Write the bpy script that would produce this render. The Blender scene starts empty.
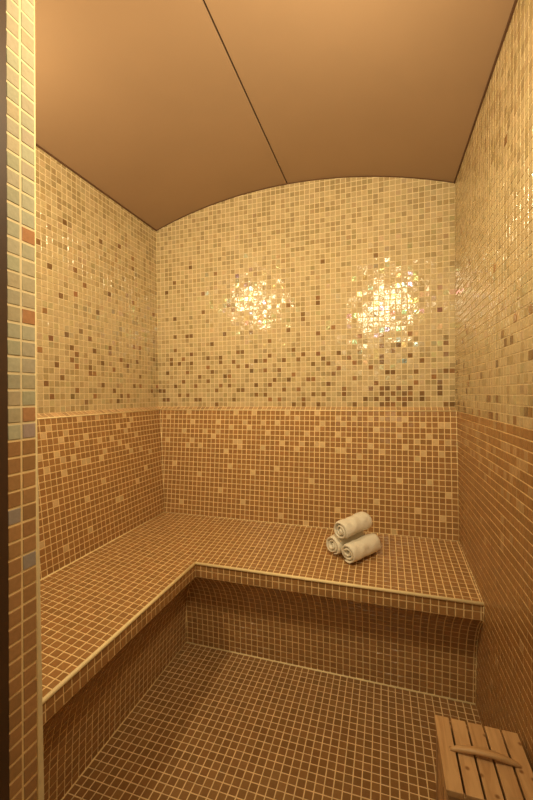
import bpy, math, random
from mathutils import Vector, Matrix, noise

random.seed(11)
C = bpy.context.scene.collection
scene = bpy.context.scene

# ------------------------------------------------------------------ measures (metres)
XL, XR, D = -1.1978, 0.3022, 1.8057          # left wall, right wall, back wall
YF, YO = 0.448, 0.398                        # front wall, inside and outside face
XJ = -0.513                                  # left jamb of the doorway
P = 1.5 / 61                                 # mosaic pitch
ZL, ZL2, EL = 1.0130, 0.9965, 0.0316         # ledge: top, lip, depth
ZB, ZBB, EB = 0.4083, 0.4536, 0.0865         # seat height at its front / back, backrest foot
YB, XB = 1.3156, -0.7145                     # seat front edges
ZLIP = 0.355
XS, ZTOP = -0.4476, 2.114                    # vault
ZEDGE = 1.988
RV = (0.75 ** 2 + (ZTOP - ZEDGE) ** 2) / (2 * (ZTOP - ZEDGE))
Z0 = ZL                          # first full tile row above the ledge

def vault(x):
    return ZTOP - RV + math.sqrt(max(RV * RV - (x - XS) ** 2, 0))

# tile positions read off the mosaic: row -> columns
DARK_BACK = {0: [14, 31, 33, 36, 43, 48, 49, 50, 52, 59, 60], 1: [1, 2, 9, 10, 18, 26, 28, 33, 45, 47, 49, 51, 52, 53, 55], 2: [5, 7, 23, 25, 35, 37, 41, 48, 50, 52, 53, 55, 58], 3: [0, 1, 14, 19, 20, 29, 32, 41, 46, 48, 49, 51, 53, 58], 4: [4, 9, 15, 17, 23, 26, 38, 47, 54, 58], 5: [6, 12, 27, 30, 34, 35, 43, 57], 6: [10, 16, 17, 31, 39, 49, 50, 54, 59, 60], 7: [2, 7, 13, 22, 25, 28, 40, 46], 8: [12, 19, 21, 35, 38, 43, 48, 52, 55], 9: [3, 5, 8, 15, 18, 23, 25, 29, 32, 37, 42, 48, 53, 59], 10: [3, 6, 12, 15, 26, 33, 36, 40, 44, 50], 11: [8, 19, 20, 31, 48, 51, 59], 12: [4, 59], 13: [13, 26, 44, 48, 53], 14: [36], 15: [4, 7, 8, 16, 22, 30, 39], 17: [33, 47, 58], 18: [33], 19: [4], 20: [11, 18, 30, 36], 21: [17, 36], 24: [11], 25: [2], 27: [4, 19], 28: [14, 37, 47], 30: [8]}
PALE_BACK = {0: [8, 19, 23, 30, 36], 1: [3, 32, 40, 43, 46, 48, 50, 52], 2: [9, 15, 21, 25, 28, 37, 41, 51, 55, 58, 59], 3: [18, 22, 36, 47], 4: [7, 12, 15, 26, 30, 34, 40, 51, 56], 5: [14, 42, 54, 57, 59], 6: [3, 9, 19, 20, 29, 33, 36, 37, 46, 52], 7: [8, 11, 20, 25, 32, 40, 41, 48, 55, 58], 8: [17, 44, 54], 11: [5, 18, 28], 12: [23, 43, 51, 56], 13: [11, 35], 14: [59], 16: [16, 47], 17: [54], 18: [21, 40, 58], 19: [7], 20: [29], 21: [34, 50]}
DARK_LEFT = {1: [13, 21], 2: [10, 12, 19, 24, 28], 3: [2, 14, 23], 4: [0, 6, 8, 17, 29], 5: [26], 6: [6, 19, 20], 7: [14, 20, 23, 27], 8: [10, 17, 24], 9: [7, 12, 23, 30], 10: [1, 15, 19, 24], 11: [15, 28], 12: [6, 8, 20, 25], 13: [22], 15: [29], 17: [18], 18: [26], 19: [23], 20: [1], 21: [8, 15, 21], 22: [28], 23: [23], 25: [30], 28: [8], 30: [8, 17, 25], 31: [12]}
PALE_LEFT = {0: [13, 20, 24], 1: [11, 30], 2: [12, 15, 27, 31], 3: [13, 23, 28], 4: [10, 17, 20, 25], 5: [15, 29, 32], 6: [13, 19, 26, 28], 7: [9, 12, 20, 23, 24, 31], 8: [6, 28], 11: [8, 20], 12: [30], 13: [11, 24], 15: [16, 17], 17: [33], 18: [24], 19: [29]}

# ------------------------------------------------------------------ materials
def new_mat(name):
    m = bpy.data.materials.new(name); m.use_nodes = True
    nt = m.node_tree
    return m, nt, nt.nodes['Principled BSDF']

def mat_tile(name, rough, bump, film):
    m, nt, b = new_mat(name)
    a = nt.nodes.new('ShaderNodeAttribute'); a.attribute_name = 'tile_color'
    tc = nt.nodes.new('ShaderNodeTexCoord')
    n = nt.nodes.new('ShaderNodeTexNoise'); n.inputs['Scale'].default_value = 70; n.inputs['Detail'].default_value = 2
    nt.links.new(tc.outputs['Object'], n.inputs['Vector'])
    bp = nt.nodes.new('ShaderNodeBump'); bp.inputs['Strength'].default_value = bump; bp.inputs['Distance'].default_value = 0.004
    nt.links.new(n.outputs['Fac'], bp.inputs['Height'])
    nt.links.new(bp.outputs['Normal'], b.inputs['Normal'])
    n2 = nt.nodes.new('ShaderNodeTexNoise'); n2.inputs['Scale'].default_value = 160; n2.inputs['Detail'].default_value = 3
    nt.links.new(tc.outputs['Object'], n2.inputs['Vector'])
    hs = nt.nodes.new('ShaderNodeMix'); hs.data_type = 'RGBA'; hs.blend_type = 'MULTIPLY'; hs.inputs['Factor'].default_value = 0.35
    mr = nt.nodes.new('ShaderNodeMapRange'); mr.inputs['To Min'].default_value = 0.55; mr.inputs['To Max'].default_value = 1.45
    nt.links.new(n2.outputs['Fac'], mr.inputs['Value'])
    nt.links.new(a.outputs['Color'], hs.inputs['A']); nt.links.new(mr.outputs['Result'], hs.inputs['B'])
    nt.links.new(hs.outputs['Result'], b.inputs['Base Color'])
    b.inputs['Roughness'].default_value = rough
    b.inputs['IOR'].default_value = 1.5
    if film:
        f = nt.nodes.new('ShaderNodeAttribute'); f.attribute_name = 'film'
        nt.links.new(f.outputs['Fac'], b.inputs['Thin Film Thickness'])
        b.inputs['Thin Film IOR'].default_value = 1.7
    return m

def mat_plain(name, col, rough=0.8, var=0.12, scale=40, bump=0.0, bscale=200, bdist=0.002):
    m, nt, b = new_mat(name)
    tc = nt.nodes.new('ShaderNodeTexCoord')
    n = nt.nodes.new('ShaderNodeTexNoise'); n.inputs['Scale'].default_value = scale; n.inputs['Detail'].default_value = 4
    nt.links.new(tc.outputs['Object'], n.inputs['Vector'])
    r = nt.nodes.new('ShaderNodeValToRGB')
    r.color_ramp.elements[0].position = 0.3; r.color_ramp.elements[1].position = 0.7
    r.color_ramp.elements[0].color = [c * (1 - var) for c in col] + [1]
    r.color_ramp.elements[1].color = [min(1, c * (1 + var)) for c in col] + [1]
    nt.links.new(n.outputs['Fac'], r.inputs['Fac']); nt.links.new(r.outputs['Color'], b.inputs['Base Color'])
    b.inputs['Roughness'].default_value = rough
    if bump:
        n2 = nt.nodes.new('ShaderNodeTexNoise'); n2.inputs['Scale'].default_value = bscale; n2.inputs['Detail'].default_value = 3
        nt.links.new(tc.outputs['Object'], n2.inputs['Vector'])
        bp = nt.nodes.new('ShaderNodeBump'); bp.inputs['Strength'].default_value = bump; bp.inputs['Distance'].default_value = bdist
        nt.links.new(n2.outputs['Fac'], bp.inputs['Height']); nt.links.new(bp.outputs['Normal'], b.inputs['Normal'])
    return m

def mat_wood(name, light, dark, axis, rough=0.45):
    m, nt, b = new_mat(name)
    tc = nt.nodes.new('ShaderNodeTexCoord')
    oi = nt.nodes.new('ShaderNodeObjectInfo')
    mp = nt.nodes.new('ShaderNodeMapping')
    s = [26, 26, 26]; s[axis] = 3.0
    mp.inputs['Scale'].default_value = s
    add = nt.nodes.new('ShaderNodeVectorMath'); add.operation = 'ADD'
    mul = nt.nodes.new('ShaderNodeMath'); mul.operation = 'MULTIPLY'; mul.inputs[1].default_value = 37.0
    nt.links.new(oi.outputs['Random'], mul.inputs[0])
    nt.links.new(tc.outputs['Object'], mp.inputs['Vector'])
    nt.links.new(mp.outputs['Vector'], add.inputs[0]); nt.links.new(mul.outputs[0], add.inputs[1])
    n = nt.nodes.new('ShaderNodeTexNoise'); n.inputs['Scale'].default_value = 2.2; n.inputs['Detail'].default_value = 6; n.inputs['Distortion'].default_value = 0.8
    nt.links.new(add.outputs[0], n.inputs['Vector'])
    r = nt.nodes.new('ShaderNodeValToRGB')
    r.color_ramp.elements[0].position = 0.34; r.color_ramp.elements[1].position = 0.62
    r.color_ramp.elements[0].color = list(dark) + [1]; r.color_ramp.elements[1].color = list(light) + [1]
    nt.links.new(n.outputs['Fac'], r.inputs['Fac'])
    # knots
    v = nt.nodes.new('ShaderNodeTexVoronoi'); v.voronoi_dimensions = '2D'; v.inputs['Scale'].default_value = 13.0
    a2 = nt.nodes.new('ShaderNodeVectorMath'); a2.operation = 'ADD'
    nt.links.new(tc.outputs['Object'], a2.inputs[0]); nt.links.new(mul.outputs[0], a2.inputs[1])
    nt.links.new(a2.outputs[0], v.inputs['Vector'])
    k = nt.nodes.new('ShaderNodeValToRGB')
    k.color_ramp.elements[0].position = 0.03; k.color_ramp.elements[0].color = (0.42, 0.32, 0.24, 1)
    k.color_ramp.elements[1].position = 0.075; k.color_ramp.elements[1].color = (1, 1, 1, 1)
    nt.links.new(v.outputs['Distance'], k.inputs['Fac'])
    mx = nt.nodes.new('ShaderNodeMix'); mx.data_type = 'RGBA'; mx.blend_type = 'MULTIPLY'; mx.inputs['Factor'].default_value = 1.0
    nt.links.new(r.outputs['Color'], mx.inputs['A']); nt.links.new(k.outputs['Color'], mx.inputs['B'])
    nt.links.new(mx.outputs['Result'], b.inputs['Base Color'])
    bp = nt.nodes.new('ShaderNodeBump'); bp.inputs['Strength'].default_value = 0.15; bp.inputs['Distance'].default_value = 0.002
    nt.links.new(n.outputs['Fac'], bp.inputs['Height']); nt.links.new(bp.outputs['Normal'], b.inputs['Normal'])
    b.inputs['Roughness'].default_value = rough
    return m

M_GLASS = mat_tile('glass_mosaic', 0.15, 0.32, True)
M_BROWN = mat_tile('brown_mosaic', 0.22, 0.18, False)
GROUT_L, GROUT_D = (0.78, 0.65, 0.40), (0.88, 0.66, 0.34)
M_GROUT = mat_plain('cream_grout', GROUT_L, 0.85, 0.08, 60)
M_GROUTB = mat_plain('sand_grout', GROUT_D, 0.85, 0.10, 60)
M_GROUTF = mat_plain('worn_dim_floor_grout', (0.80, 0.58, 0.31), 0.85, 0.14, 25)  # grout darkened for dirt and for the dimmer light at floor level
M_BEAD = mat_plain('bright_grout', (0.95, 0.80, 0.46), 0.6, 0.05, 60)
M_CEIL = mat_plain('caramel_ceiling_paint', (0.39, 0.258, 0.158), 0.55, 0.03, 3, 0.03, 400, 0.001)
M_GAP = mat_plain('dark_brown_joint', (0.13, 0.062, 0.028), 0.9, 0.1)
M_FRAME = mat_plain('dark_brown_door_frame', (0.062, 0.030, 0.015), 0.5, 0.15, 8)
M_PLAIN = mat_plain('outside_floor', (0.22, 0.15, 0.10), 0.7, 0.1, 5)
M_WOODY = mat_wood('pine_slat', (0.62, 0.39, 0.19), (0.46, 0.26, 0.115), 1)
M_WOODX = mat_wood('pine_handle', (0.62, 0.40, 0.20), (0.48, 0.28, 0.125), 0, 0.35)
M_WOODZ = mat_wood('pine_board', (0.50, 0.32, 0.17), (0.40, 0.24, 0.12), 2)
M_TOWEL = mat_plain('cream_terry', (0.92, 0.88, 0.75), 0.95, 0.05, 300, 0.55, 900, 0.003)

# ------------------------------------------------------------------ linking and tagging
def link(o, parent=None):
    C.objects.link(o)
    if parent is not None:
        o.parent = parent
    return o

def struct(o):
    o['kind'] = 'structure'
    return o

def tag(o, label, cat, group=None):
    o['label'] = label; o['category'] = cat
    if group:
        o['group'] = group
    return o

# ------------------------------------------------------------------ mosaic mesh builder
class Mosaic:
    """collects tiles (slightly tilted raised squares) and the grout bed they sit in"""
    def __init__(self, seed):
        self.v = []; self.f = []; self.m = []; self.c = []; self.film = []
        self.r = random.Random(seed)

    def face(self, idx, mat, col=(1, 1, 1), film=0.0):
        self.f.append(idx); self.m.append(mat); self.c.append(col); self.film.append(film)

    def patch(self, S, irange, jrange, colour, inward, gap=0.0034, rise=0.0011, tilt=0.03, grout=0, tile=1, keep=None, film=True, jitter=0.06):
        """S(u, v) -> point for tile coordinates; colour(i, j) -> rgb"""
        a = gap / P / 2
        R = self.r
        for i in range(*irange):
            for j in range(*jrange):
                if keep and not keep(i, j):
                    continue
                g = [S(i, j), S(i + 1, j), S(i + 1, j + 1), S(i, j + 1)]
                n = (g[2] - g[0]).cross(g[3] - g[1])
                if n.length < 0.12 * 2 * P * P:
                    if n.length < 1e-9:
                        continue
                    small = True
                else:
                    small = False
                n.normalize()
                flip = n.dot(inward) < 0
                if flip:
                    n = -n
                b = len(self.v)
                self.v += g
                q = [b, b + 1, b + 2, b + 3]
                self.face(q[::-1] if flip else q, grout)
                if small:
                    continue
                c = (g[0] + g[1] + g[2] + g[3]) / 4
                du = ((g[1] - g[0]).length + (g[2] - g[3]).length) / 2
                dv = ((g[3] - g[0]).length + (g[2] - g[1]).length) / 2
                if min(du, dv) < gap * 1.6:
                    continue
                jx, jy = R.uniform(-jitter, jitter) * gap, R.uniform(-jitter, jitter) * gap
                ku, kv = 1 - gap / du, 1 - gap / dv
                def inset(k1, k2):
                    out = []
                    for (su, sv) in ((0, 0), (1, 0), (1, 1), (0, 1)):
                        u = 0.5 + (su - 0.5) * k1; w = 0.5 + (sv - 0.5) * k2
                        out.append(g[0] * (1 - u) * (1 - w) + g[1] * u * (1 - w) + g[2] * u * w + g[3] * (1 - u) * w)
                    return out
                eu = (g[1] - g[0]).normalized(); ev = n.cross(eu)
                off = eu * jx + ev * jy
                lo = [p + off for p in inset(ku, kv)]
                hi = [p + off for p in inset(ku - 0.05, kv - 0.05)]
                tu, tv = R.gauss(0, tilt), R.gauss(0, tilt)
                top = []
                for p in hi:
                    d = p - c
                    dz = rise + max(-0.0009, min(0.0009, d.dot(eu) * tu + d.dot(ev) * tv))
                    top.append(p + n * dz)
                b = len(self.v)
                self.v += [p + n * 0.0001 for p in lo] + top
                col = colour(i, j)
                fl = R.choice((0, 0, 0, 0, R.uniform(200, 440))) if film else 0.0
                q = [b + 4, b + 5, b + 6, b + 7]
                self.face(q[::-1] if flip else q, tile, col, fl)
                for k in range(4):
                    k2 = (k + 1) % 4
                    q = [b + k, b + k2, b + 4 + k2, b + 4 + k]
                    self.face(q[::-1] if flip else q, tile, col, 0.0)

    def box(self, x0, x1, y0, y1, z0, z1, mat=0):
        b = len(self.v)
        self.v += [Vector((x, y, z)) for z in (z0, z1) for y in (y0, y1) for x in (x0, x1)]
        for q in ((0, 2, 3, 1), (4, 5, 7, 6), (0, 1, 5, 4), (2, 6, 7, 3), (0, 4, 6, 2), (1, 3, 7, 5)):
            self.face([b + k for k in q], mat)

    def prism(self, outline, y0, y1, mat=0):
        """closed outline of (x, z) swept along y"""
        b = len(self.v); n = len(outline)
        self.v += [Vector((x, y0, z)) for x, z in outline] + [Vector((x, y1, z)) for x, z in outline]
        self.face([b + k for k in range(n)], mat)
        self.face([b + n + k for k in range(n)][::-1], mat)
        for k in range(n):
            k2 = (k + 1) % n
            self.face([b + k, b + n + k, b + n + k2, b + k2], mat)

    def tube(self, pts, r, mat=0, seg=8):
        rings = []
        for k, p in enumerate(pts):
            d = (pts[min(k + 1, len(pts) - 1)] - pts[max(k - 1, 0)]).normalized()
            s = Vector((0, 0, 1)) if abs(d.z) < 0.9 else Vector((1, 0, 0))
            u = d.cross(s).normalized(); w = d.cross(u)
            b = len(self.v)
            self.v += [p + (u * math.cos(t) + w * math.sin(t)) * r for t in [2 * math.pi * q / seg for q in range(seg)]]
            rings.append(b)
        for a, b in zip(rings, rings[1:]):
            for q in range(seg):
                q2 = (q + 1) % seg
                self.face([a + q, a + q2, b + q2, b + q], mat)
        self.face([rings[0] + q for q in range(seg)][::-1], mat)
        self.face([rings[-1] + q for q in range(seg)], mat)

    def build(self, name, mats, parent=None, smooth=False):
        me = bpy.data.meshes.new(name)
        me.from_pydata([tuple(p) for p in self.v], [], self.f)
        for m in mats:
            me.materials.append(m)
        me.polygons.foreach_set('material_index', self.m)
        if smooth:
            me.polygons.foreach_set('use_smooth', [True] * len(self.f))
        at = me.attributes.new('tile_color', 'FLOAT_COLOR', 'FACE')
        at.data.foreach_set('color', [x for c in self.c for x in (c[0], c[1], c[2], 1.0)])
        af = me.attributes.new('film', 'FLOAT', 'FACE')
        af.data.foreach_set('value', [float(x) for x in self.film])
        me.update()
        return link(bpy.data.objects.new(name, me), parent)

# ------------------------------------------------------------------ tile colours
rc = random.Random(5)
def vary(c, k=0.08):
    f = 1 + rc.uniform(-k, k)
    return tuple(min(1.0, x * f * (1 + rc.uniform(-0.02, 0.02))) for x in c)

CREAM, TAN, DARK = (0.545, 0.425, 0.235), (0.43, 0.325, 0.165), (0.235, 0.135, 0.055)
BROWN, PALE = (0.36, 0.19, 0.070), (0.64, 0.46, 0.24)

def upper(pattern, dens=1.0):
    def col(i, j):
        if pattern is not None:
            dark = i in pattern.get(j, ())
        else:
            dark = rc.random() < (0.11 * max(0, 1 - j / 14.0) ** 1.2 + (0.012 if j < 30 else 0.0))
        if dark:
            return vary(DARK if rc.random() < 0.6 else (0.29, 0.155, 0.065), 0.2)
        pt = 0.30 if j < 12 else (0.14 + 0.02 * max(0, 14 - j) if j < 22 else min(0.42, 0.14 + 0.03 * (j - 22)))
        if rc.random() < pt * dens:
            return vary(TAN, 0.12)
        return vary(CREAM, 0.07)
    return col

def lower(pattern, PALE=PALE):
    def col(i, j):
        if pattern is not None:
            pale = i in pattern.get(j, ())
        else:
            pale = rc.random() < (0.20 if j < 8 else 0.03 if j < 22 else 0.004)
        return vary(PALE if pale else BROWN, 0.10)
    return col

def brown(i, j):
    return vary(BROWN, 0.11)

V = Vector
def cl(x, a, b):
    return max(a, min(b, x))

GL, GB = [M_GROUT, M_GLASS], [M_GROUTB, M_BROWN]

def bead(name, pts, r, mat, parent):
    b = Mosaic(1); b.tube([V(p) for p in pts], r)
    return b.build(name, [mat], parent, True)

# ------------------------------------------------------------------ back wall
w = Mosaic(21)
w.patch(lambda u, v: V((XL + u * P, D, min(cl(Z0 + v * P, ZL, 9), vault(cl(XL + u * P, XL, XR)) - 0.002))), (0, 61), (0, 45), upper(DARK_BACK), V((0, -1, 0)))
w.box(XL - 0.1, XR + 0.1, D + 0.001, D + 0.10, 0, 2.20)
wall_back = struct(w.build('wall_back', GL))

LLEN = math.hypot(ZL2 - ZBB, EB - EL)
def lean(v):                                  # row -> (offset from wall, height) of the leaning lower wall
    t = cl(v / 22.0, 0, 1)
    return EL + (EB - EL) * t, ZL2 + (ZBB - ZL2) * t
def ledge(v):
    return EL * v, ZL + (ZL2 - ZL) * v

w = Mosaic(22)
def s_ledge_b(u, v):
    o, z = ledge(v); return V((cl(XL + u * P, XL + o, XR), D - o, z))
w.patch(s_ledge_b, (0, 61), (0, 1), lambda i, j: vary((0.50, 0.32, 0.16), 0.2), V((0, -0.3, 1)))
w.build('ledge', GB, wall_back)
w = Mosaic(23)
def s_low_b(u, v):
    o, z = lean(v); return V((cl(XL + u * P, XL + o, XR), D - o, z))
w.patch(s_low_b, (0, 61), (0, 22), lower(PALE_BACK), V((0, -1, 0)), film=False)
w.build('leaning_backrest', GB, wall_back)
bead('grout_line', [(XL + EL, D - EL, ZL2), (XR, D - EL, ZL2)], 0.0028, M_BEAD, wall_back)
bead('grout_line', [(XL + EL, D - EL, ZL2), (XL + EB, D - EB, ZBB)], 0.0028, M_BEAD, wall_back)
bead('grout_line', [(XL, D, ZL), (XL, D, ZEDGE - 0.004)], 0.0026, M_BEAD, wall_back)
bead('grout_line', [(XR, D - EL, ZL2), (XR, D - EB, ZBB)], 0.0030, M_BEAD, wall_back)

# ------------------------------------------------------------------ left wall
NY = int((D - YF) / P) + 1
w = Mosaic(31)
w.patch(lambda u, v: V((XL, max(D - u * P, YF), cl(Z0 + v * P, ZL, ZEDGE - 0.002))), (0, NY), (0, 41), upper(DARK_LEFT), V((1, 0, 0)))
w.box(XL - 0.10, XL - 0.001, YO, D, 0, 2.10)
wall_left = struct(w.build('wall_left', GL))
w = Mosaic(32)
def s_ledge_l(u, v):
    o, z = ledge(v); return V((XL + o, cl(D - u * P, YF, D - o), z))
w.patch(s_ledge_l, (0, NY), (0, 1), lambda i, j: vary((0.50, 0.32, 0.16), 0.2), V((0.3, 0, 1)))
w.build('ledge', GB, wall_left)
w = Mosaic(33)
def s_low_l(u, v):
    o, z = lean(v); return V((XL + o, cl(D - u * P, YF, D - o), z))
w.patch(s_low_l, (0, NY), (0, 22), lower(PALE_LEFT), V((1, 0, 0)), film=False)
w.build('leaning_backrest', GB, wall_left)
bead('grout_line', [(XL + EL, YF, ZL2), (XL + EL, D - EL, ZL2)], 0.0028, M_BEAD, wall_left)

# ------------------------------------------------------------------ right wall (one flat plane, two colours)
NR = int((D - YO) / P) + 1
lowr = lower(None, (0.48, 0.305, 0.145))
w = Mosaic(41)
w.patch(lambda u, v: V((XR, max(D - u * P, YO), min(ZL2 + v * P, ZEDGE - 0.002))), (0, NR), (0, 41), upper(None), V((-1, 0, 0)), gap=0.0028, tilt=0.014)
nlow = int(ZL2 / P) + 1
w.patch(lambda u, v: V((XR, max(D - u * P, YO), max(ZL2 - v * P, 0))), (0, NR), (0, nlow), lowr, V((-1, 0, 0)), gap=0.0028, tilt=0.014, film=False, grout=2, tile=3)
w.box(XR + 0.001, XR + 0.10, -0.6, D, 0, 2.10)
wall_right = struct(w.build('wall_right', [M_GROUT, M_GLASS, M_GROUTB, M_BROWN]))

# ------------------------------------------------------------------ front wall with the doorway the camera looks through
XD, ZD = 0.262, 1.72
w = Mosaic(51)
up = upper(None); lo = lower(None)
def front_keep(i, j):
    x0, x1 = XL + i * P, XL + (i + 1) * P
    z0 = ZL + j * P
    return x1 <= XJ + 0.002 or x0 >= XD - 0.002 or z0 >= ZD - 0.012
w.patch(lambda u, v: V((min(XL + u * P, XR), YF, cl(ZL + v * P, 0, vault(cl(XL + u * P, XL, XR)) - 0.002))), (0, 61), (0, 46), up, V((0, 1, 0)), keep=front_keep)
w.patch(lambda u, v: V((min(XL + u * P, XR), YF, max(ZL + v * P, 0))), (0, 61), (-41, 0), lo, V((0, 1, 0)), keep=front_keep, grout=2, tile=3, film=False)
w.box(XL - 0.1, XJ - 0.02, YO, YF - 0.001, 0, 2.2)
w.box(XD, XR + 0.1, YO, YF - 0.001, 0, 2.2)
w.box(XJ - 0.02, XD, YO, YF - 0.001, ZD, 2.2)
wall_front = struct(w.build('wall_front', [M_GROUT, M_GLASS, M_GROUTB, M_BROWN]))
# tiled reveal of the doorway: two tiles deep
LEANY = 0.0165
def jy(u, z):
    return YO + (-0.002, 0.0212, 0.0462)[u] + (z - 1.07) * LEANY
def jamb_colour(i, j):
    if j >= 0:
        if (i, j) in ((1, 1), (1, 7), (1, 12)):
            return vary((0.47, 0.24, 0.12), 0.05)
        if (i, j) == (1, 0):
            return (0.42, 0.33, 0.30)
        return vary(rc.choice(((0.46, 0.44, 0.32), (0.43, 0.415, 0.295), (0.46, 0.41, 0.30), (0.48, 0.415, 0.275))), 0.06)
    if (i, j) in ((0, -5), (1, -8)):
        return (0.36, 0.31, 0.28)
    return vary((0.42, 0.235, 0.105), 0.12)
w = Mosaic(52)
w.patch(lambda u, v: V((XJ, jy(u, ZL + v * P), cl(ZL + v * P, 0, ZD))), (0, 2), (0, 30), jamb_colour, V((1, 0, 0)), gap=0.0036, rise=0.0011, tilt=0.012, film=False, grout=0, tile=1)
w.patch(lambda u, v: V((XJ, jy(u, ZL + v * P), cl(ZL + v * P, 0, ZD))), (0, 2), (-41, 0), jamb_colour, V((1, 0, 0)), gap=0.0034, rise=0.0011, tilt=0.012, film=False, grout=2, tile=3)
w.prism([(XJ - 0.02, 0), (XJ - 0.0008, 0), (XJ - 0.0008, ZD), (XJ - 0.02, ZD)], YO, YF - 0.002)
w.build('door_reveal', [M_GROUT, M_GLASS, M_GROUTB, M_BROWN], wall_front)
b = Mosaic(53); b.tube([V((XJ - 0.001, jy(2, 0) - 0.0003, 0)), V((XJ - 0.001, jy(2, ZD) - 0.0003, ZD))], 0.0015)
b.build('grout_line', [M_BEAD], wall_front, True)

# dark frame on the outside of the opening
w = Mosaic(54)
def frame_post(x0, x1):
    n = len(w.v)
    for z in (0, 2.12):
        y1 = YO + (z - 1.07) * LEANY - 0.0005
        w.v += [V((x0, 0.22, z)), V((x1, 0.22, z)), V((x1, y1, z)), V((x0, y1, z))]
    for q in ((0, 1, 2, 3), (4, 7, 6, 5), (0, 4, 5, 1), (1, 5, 6, 2), (2, 6, 7, 3), (3, 7, 4, 0)):
        w.face([n + k for k in q], 0)
frame_post(XJ - 0.07, XJ + 0.001)
struct(w.build('door_1', [M_FRAME]))

# ------------------------------------------------------------------ ceiling: two vaulted panels with open joints
def arc(x0, x1, dz, n=28):
    return [(x0 + (x1 - x0) * k / n, vault(x0 + (x1 - x0) * k / n) + dz) for k in range(n + 1)]
w = Mosaic(61)
w.prism(arc(XL - 0.05, XR + 0.05, 0.016, 48) + arc(XL - 0.05, XR + 0.05, 0.05, 48)[::-1], YO, D + 0.05)
ceiling = struct(w.build('ceiling', [M_GAP]))
def panel(x0, x1):
    w = Mosaic(62)
    w.prism(arc(x0, x1, 0) + arc(x0, x1, 0.008)[::-1], YF + 0.004, D - 0.004)
    return w.build('ceiling_panel', [M_CEIL], ceiling)
panel(XL + 0.006, XS - 0.003)
panel(XS + 0.003, XR - 0.006)

# solid dark strip in place of the shadow gap between vault and walls
w = Mosaic(63); w.box(XL, XL + 0.0055, YF + 0.004, D, ZEDGE - 0.004, ZEDGE + 0.02); w.build('shadow_gap_strip', [M_GAP], ceiling)
w = Mosaic(63); w.box(XR - 0.0055, XR, YF + 0.004, D, ZEDGE - 0.004, ZEDGE + 0.02); w.build('shadow_gap_strip', [M_GAP], ceiling)
w = Mosaic(63); w.prism(arc(XL + 0.006, XR - 0.006, -0.003) + arc(XL + 0.006, XR - 0.006, 0.014)[::-1], D - 0.0035, D); w.build('shadow_gap_strip', [M_GAP], ceiling)

# ------------------------------------------------------------------ floor
RIS = [(0, ZLIP), (0.004, 0.351), (0.014, 0.342), (0.030, 0.325), (0.050, 0.301), (0.068, 0.272), (0.083, 0.238), (0.093, 0.198), (0.100, 0.150), (0.104, 0.095), (0.1074, 0.0)]
RL = [0.0]
for (a, b_), (c, d) in zip(RIS, RIS[1:]):
    RL.append(RL[-1] + math.hypot(c - a, d - b_))
NV = round(RL[-1] / P)
def riser(v):
    s = cl(v / NV, 0, 1) * RL[-1]
    for k in range(len(RL) - 1):
        if s <= RL[k + 1] + 1e-9:
            t = (s - RL[k]) / (RL[k + 1] - RL[k])
            return RIS[k][0] + (RIS[k + 1][0] - RIS[k][0]) * t, RIS[k][1] + (RIS[k + 1][1] - RIS[k][1]) * t
    return RIS[-1]
OF = RIS[-1][0]
w = Mosaic(71)
w.patch(lambda u, v: V((min(XB - OF + u * P, XR), max(YB + OF - v * P, YO), 0)), (0, int((XR - XB + OF) / P) + 1), (0, int((YB + OF - YO) / P) + 1), lambda i, j: vary((0.285, 0.150, 0.058), 0.12), V((0, 0, 1)), gap=0.0032, film=False)  # same brown tile, darkened to stand in for weaker light on the floor
w.box(XL - 0.1, XR + 0.1, YO, D + 0.1, -0.10, -0.001)
w.box(-1.2, 0.6, -0.6, YO, -0.10, 0.0, 2)
floor = struct(w.build('floor', [M_GROUTF, M_BROWN, M_PLAIN]))

# ------------------------------------------------------------------ the L-shaped bench
bench = bpy.data.objects.new('bench', None); link(bench)
bench.empty_display_size = 0.2
tag(bench, 'built-in L-shaped bench clad in small brown mosaic tiles along left and back walls', 'bench')
DEP = D - EB - YB
def seat_z(x, y):
    return ZB + (ZBB - ZB) * cl(max((XB - x) / DEP, (y - YB) / DEP), 0, 1)
w = Mosaic(81)
def s_seat(u, v):
    x = cl(XB + u * P, XL + EB, XR); y = cl(YB + v * P, YF, D - EB)
    return V((x, y, seat_z(x, y)))
w.patch(s_seat, (-17, 42), (-36, 17), brown, V((0, 0, 1)), film=False, keep=lambda i, j: not (i >= 0 and j < 0))
w.build('seat', GB, bench)
def lipz(v):
    return ZB + (ZLIP - ZB) * v / 2
w = Mosaic(82)
w.patch(lambda u, v: V((cl(XB + u * P, XB, XR), YB, lipz(v))), (0, 42), (0, 2), brown, V((0, -1, 0)), film=False)
w.patch(lambda u, v: V((XB, cl(YB - u * P, YF, YB), lipz(v))), (0, 36), (0, 2), brown, V((1, 0, 0)), film=False)
w.build('front_edge', GB, bench)
w = Mosaic(83)
def s_ris_b(u, v):
    o, z = riser(v); return V((cl(XB + u * P, XB - o, XR), YB + o, z))
w.patch(s_ris_b, (-5, 42), (0, NV), brown, V((0, -1, 0)), film=False)
w.build('curved_riser', GB, bench)
w = Mosaic(84)
def s_ris_l(u, v):
    o, z = riser(v); return V((XB - o, cl(YB - u * P, YF, YB + o), z))
w.patch(s_ris_l, (-5, 36), (0, NV), brown, V((1, 0, 0)), film=False)
w.build('curved_riser', GB, bench)
bead('grout_line', [(XB, YB, ZB), (XR, YB, ZB)], 0.0058, M_BEAD, bench)
bead('grout_line', [(XB, YF, ZB), (XB, YB, ZB)], 0.0058, M_BEAD, bench)
bead('grout_line', [(XL + EB, D - EB, ZBB), (XR, D - EB, ZBB)], 0.0028, M_BEAD, bench)
bead('grout_line', [(XL + EB, YF, ZBB), (XL + EB, D - EB, ZBB)], 0.0032, M_BEAD, bench)
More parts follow.
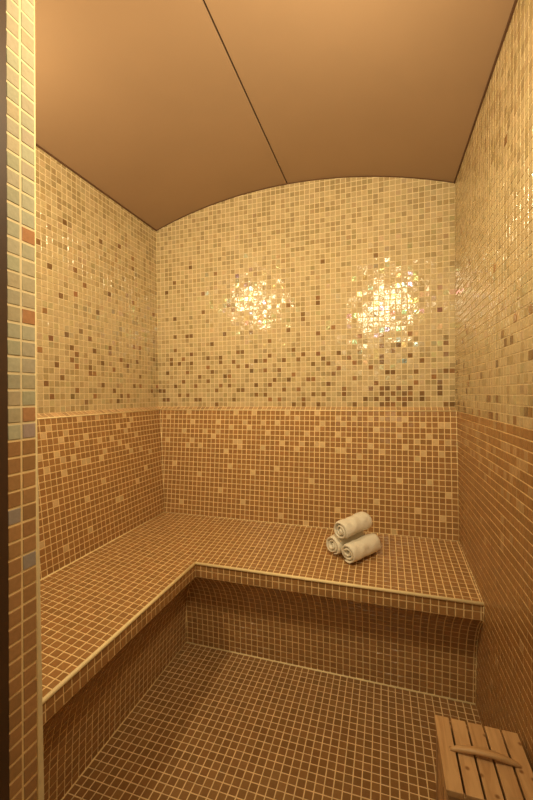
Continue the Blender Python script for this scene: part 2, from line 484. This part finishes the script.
bead('grout_line', [(XB - OF, YB + OF, 0.001), (XR, YB + OF, 0.001)], 0.0045, M_BEAD, bench)
bead('grout_line', [(XB - OF, YF, 0.001), (XB - OF, YB + OF, 0.001)], 0.0038, M_GROUTB, bench)
bead('grout_line', [(XB - o, YB + o, z) for o, z in RIS], 0.0030, M_GROUTB, bench)
bead('grout_line', [(XR, YB + o, z) for o, z in RIS] , 0.0030, M_BEAD, bench)
bead('grout_line', [(XR, YB, ZB), (XR, YB, ZLIP)], 0.0028, M_BEAD, bench)
bead('grout_line', [(XR, YB, ZB), (XR, D - EB, ZBB)], 0.0026, M_BEAD, bench)

# ------------------------------------------------------------------ rolled towels
def towel_mesh(seed, turns, start, R=0.042, L=0.157, th=0.0115):
    """thick cloth wound in a spiral, axis along local x, resting height R"""
    rr = random.Random(seed)
    ns, nl = 132, 26
    t0 = 0.5
    tot = turns * 2 * math.pi
    vs, fs = [], []
    def rad(t):                                # centre line radius of the cloth
        k = t / tot
        return 0.006 + (R - th * 0.5 - 0.006) * k
    grid = []
    for side in (1, -1):
        g = []
        for q in range(nl + 1):
            x = -L / 2 + L * q / nl
            e = min(q, nl - q) / 2.0           # rounded ends
            fe = 0.42 + 0.58 * min(1.0, math.sqrt(max(e, 0) / 1.6)) if e < 1.6 else 1.0
            row = []
            for s in range(ns + 1):
                t = tot * s / ns
                es = min(s, ns - s) / 4.0
                fs_ = 0.35 + 0.65 * min(1.0, es)
                r = rad(t) + side * th * 0.46 * fe * fs_
                ang = start + t
                y, z = r * math.cos(ang), r * math.sin(ang)
                sh = 0.006 * math.sin(t * 0.9 + seed) * (1 - s / ns)     # layers stick out unevenly at the ends
                px = x + sh * (1 if q < nl / 2 else -1)
                nv = noise.noise(V((px * 38 + seed * 7, y * 38, z * 38))) * 0.0036 + noise.noise(V((px * 120, y * 120 + seed, z * 120))) * 0.0009
                if s < ns * 0.55:
                    nv *= 0.4
                sq = 1 - 0.06 * (1 if z < -R * 0.6 else 0) * s / ns
                row.append(len(vs)); vs.append((px, y * (1 + nv / R), z * sq * (1 + nv / R)))
            g.append(row)
        grid.append(g)
    o, i = grid
    for q in range(nl):
        for s in range(ns):
            fs.append((o[q][s], o[q][s + 1], o[q + 1][s + 1], o[q + 1][s]))
            fs.append((i[q][s], i[q + 1][s], i[q + 1][s + 1], i[q][s + 1]))
    for s in range(ns):
        fs.append((o[0][s], i[0][s], i[0][s + 1], o[0][s + 1]))
        fs.append((o[nl][s], o[nl][s + 1], i[nl][s + 1], i[nl][s]))
    for q in range(nl):
        fs.append((o[q][0], o[q + 1][0], i[q + 1][0], i[q][0]))
        fs.append((o[q][ns], i[q][ns], i[q + 1][ns], o[q + 1][ns]))
    me = bpy.data.meshes.new('rolled_towel')
    me.from_pydata(vs, [], fs)
    me.polygons.foreach_set('use_smooth', [True] * len(fs))
    me.materials.append(M_TOWEL)
    me.update()
    return me

TD = V((0.612, 0.788, 0.070)).normalized()    # the roll axis, climbing with the sloping seat
TS = V((0, 0, 1)).cross(TD).normalized()
TU = TD.cross(TS)
def towel(seed, centre, turns, end, label, yaw=0.0, R=0.042, L=0.157):
    o = bpy.data.objects.new('rolled_towel', towel_mesh(seed, turns, math.radians(end) - turns * 2 * math.pi, R, L))
    link(o)
    m = Matrix((TD, TS, TU)).transposed().to_4x4()
    o.matrix_world = Matrix.Translation(centre) @ m @ Matrix.Rotation(yaw, 4, 'Z')
    tag(o, label, 'towel', 'rolled towels on the bench')
    return o
c_r = V((-0.0850, 1.4980, seat_z(0, 1.4980) + 0.0438))
c_l = c_r + TS * 0.079 + TD * -0.004 + V((0, 0, seat_z(0, 1.4980 + 0.079 * TS.y) - seat_z(0, 1.4980)))
c_t = (c_r + c_l) / 2 + TU * 0.0715 + TD * 0.004
towel(1, c_r, 2.4, 295, 'rolled cream terry towel lying on bench, nearer of the bottom two')
towel(2, c_l, 2.5, 255, 'rolled cream terry towel behind, mostly hidden under the top roll')
towel(3, c_t, 2.4, 208, 'rolled cream terry towel resting on top of the two others', 0.05)

# ------------------------------------------------------------------ slatted wooden box by the right wall
def beveled(name, size, mat, parent, loc, bev=0.002, rot=None):
    import bmesh
    bm = bmesh.new(); bmesh.ops.create_cube(bm, size=1)
    bmesh.ops.scale(bm, vec=size, verts=bm.verts)
    bmesh.ops.bevel(bm, geom=list(bm.edges), offset=bev, segments=2, affect='EDGES', profile=0.6)
    me = bpy.data.meshes.new(name); bm.to_mesh(me); bm.free()
    me.materials.append(mat)
    o = bpy.data.objects.new(name, me); link(o, parent); o.location = loc
    return o

BX0, BX1, BY0, BY1, BZ = 0.1155, 0.2895, 0.788, 0.967, 0.300
box = bpy.data.objects.new('slatted_box', None); link(box)
box.location = ((BX0 + BX1) / 2, (BY0 + BY1) / 2, 0)
tag(box, 'small pale pine box with slatted lid and bar handle on floor beside right wall', 'box')
bw, bl = BX1 - BX0, BY1 - BY0
n = 5; gapw = 0.0042
sw = (bw - gapw * (n - 1)) / n
for k in range(n):
    x = -bw / 2 + sw / 2 + k * (sw + gapw)
    beveled('slat', (sw, bl, 0.012), M_WOODY, box, (x, 0, BZ - 0.006), 0.0016)
hb = BZ - 0.012
for sx in (-1, 1):
    nb = 5; g2 = 0.004; hh = (hb - 0.004 - g2 * (nb - 1)) / nb
    for k in range(nb):
        beveled('side_board', (0.010, bl - 0.048, hh), M_WOODY, box, (sx * (bw / 2 - 0.010), 0, 0.004 + hh / 2 + k * (hh + g2)), 0.0012)
for sy in (-1, 1):
    for k in range(nb):
        beveled('end_board', (bw - 0.048, 0.010, hh), M_WOODX, box, (0, sy * (bl / 2 - 0.010), 0.004 + hh / 2 + k * (hh + g2)), 0.0012)
for sx in (-1, 1):
    for sy in (-1, 1):
        beveled('corner_post', (0.022, 0.022, hb), M_WOODZ, box, (sx * (bw / 2 - 0.0145), sy * (bl / 2 - 0.0145), hb / 2), 0.0015)
# bar handle: bowed bar that tapers to both ends
def handle_mesh(L=0.134, wmax=0.0165, hmax=0.0170):
    vs, fs = [], []
    N, S_ = 24, 12
    for k in range(N + 1):
        t = k / N; x = -L / 2 + L * t
        e = math.sin(math.pi * cl(t, 0.0, 1.0))
        wd = 0.006 + (wmax - 0.006) * min(1, e ** 0.55)
        zt = 0.003 + (hmax - 0.003) * min(1.0, (e ** 0.6))
        zb = 0.0 + 0.0065 * max(0.0, (e - 0.35) / 0.65)
        for q in range(S_):
            a = 2 * math.pi * q / S_
            ca, sa = math.cos(a), math.sin(a)
            y = wd / 2 * (abs(ca) ** 0.75) * (1 if ca >= 0 else -1)
            z = (zt + zb) / 2 + (zt - zb) / 2 * (abs(sa) ** 0.75) * (1 if sa >= 0 else -1)
            vs.append((x, y, z))
    for k in range(N):
        for q in range(S_):
            q2 = (q + 1) % S_
            fs.append((k * S_ + q, (k + 1) * S_ + q, (k + 1) * S_ + q2, k * S_ + q2))
    fs.append(tuple(range(S_))); fs.append(tuple(N * S_ + q for q in range(S_))[::-1])
    me = bpy.data.meshes.new('handle'); me.from_pydata(vs, [], fs)
    me.polygons.foreach_set('use_smooth', [True] * len(fs))
    me.materials.append(M_WOODX); me.update()
    return me
hd = bpy.data.objects.new('handle', handle_mesh()); link(hd, box)
hd.location = (0.2035 - box.location.x, 0.880 - box.location.y, BZ)

# ------------------------------------------------------------------ light: warm bulbs high on the front wall
WARM = (1.0, 0.80, 0.48)
def lamp(name, loc, aim, e, size=0.11):
    l = bpy.data.lights.new(name, 'AREA'); l.shape = 'DISK'; l.size = size; l.energy = e; l.color = WARM
    o = bpy.data.objects.new(name, l); o.location = loc; link(o)
    o.rotation_euler = V(aim).to_track_quat('-Z', 'Y').to_euler()
    return o
lamp('wall_lamp', (-1.06, 0.54, 1.87), (0.60, 1, -0.75), 5.8)
lamp('wall_lamp', (-0.04, 0.54, 1.70), (-0.75, 1, -0.20), 5.3)
lamp('wall_lamp', (0.09, 0.54, 1.81), (-0.85, 1, -0.35), 5.3)

# added fill light, shining in through the doorway from behind the camera
la = bpy.data.lights.new('anteroom_fill', 'AREA'); la.shape = 'DISK'; la.size = 0.7; la.energy = 3.5; la.color = (1.0, 0.80, 0.46)
lo_ = bpy.data.objects.new('anteroom_fill', la); link(lo_)
lo_.location = (-0.05, -0.75, 1.75); lo_.rotation_euler = (math.radians(74), 0, 0)

world = bpy.data.worlds.new('World'); scene.world = world
world.use_nodes = True
bg = world.node_tree.nodes['Background']
bg.inputs['Color'].default_value = (1.0, 0.75, 0.45, 1); bg.inputs['Strength'].default_value = 0.06

# ------------------------------------------------------------------ camera
cam = bpy.data.cameras.new('camera')
cam.sensor_fit = 'VERTICAL'; cam.sensor_height = 36.0; cam.lens = 372.49 / 800 * 36.0
cam.clip_start = 0.02
co = bpy.data.objects.new('camera', cam); link(co)
fw, rt, upv = V((-0.29863, 0.95423, -0.01623)), V((0.95436, 0.29853, -0.00873)), V((0.00349, 0.0181, 0.99983))
m = Matrix((rt, upv, -fw)).transposed().to_4x4()
co.matrix_world = Matrix.Translation((0, 0, 1.0778)) @ m
scene.camera = co
vs_ = scene.view_settings
vs_.view_transform = 'Standard'; vs_.look = 'None'; vs_.gamma = 1.0; vs_.use_curve_mapping = False
vs_.exposure = 0.25
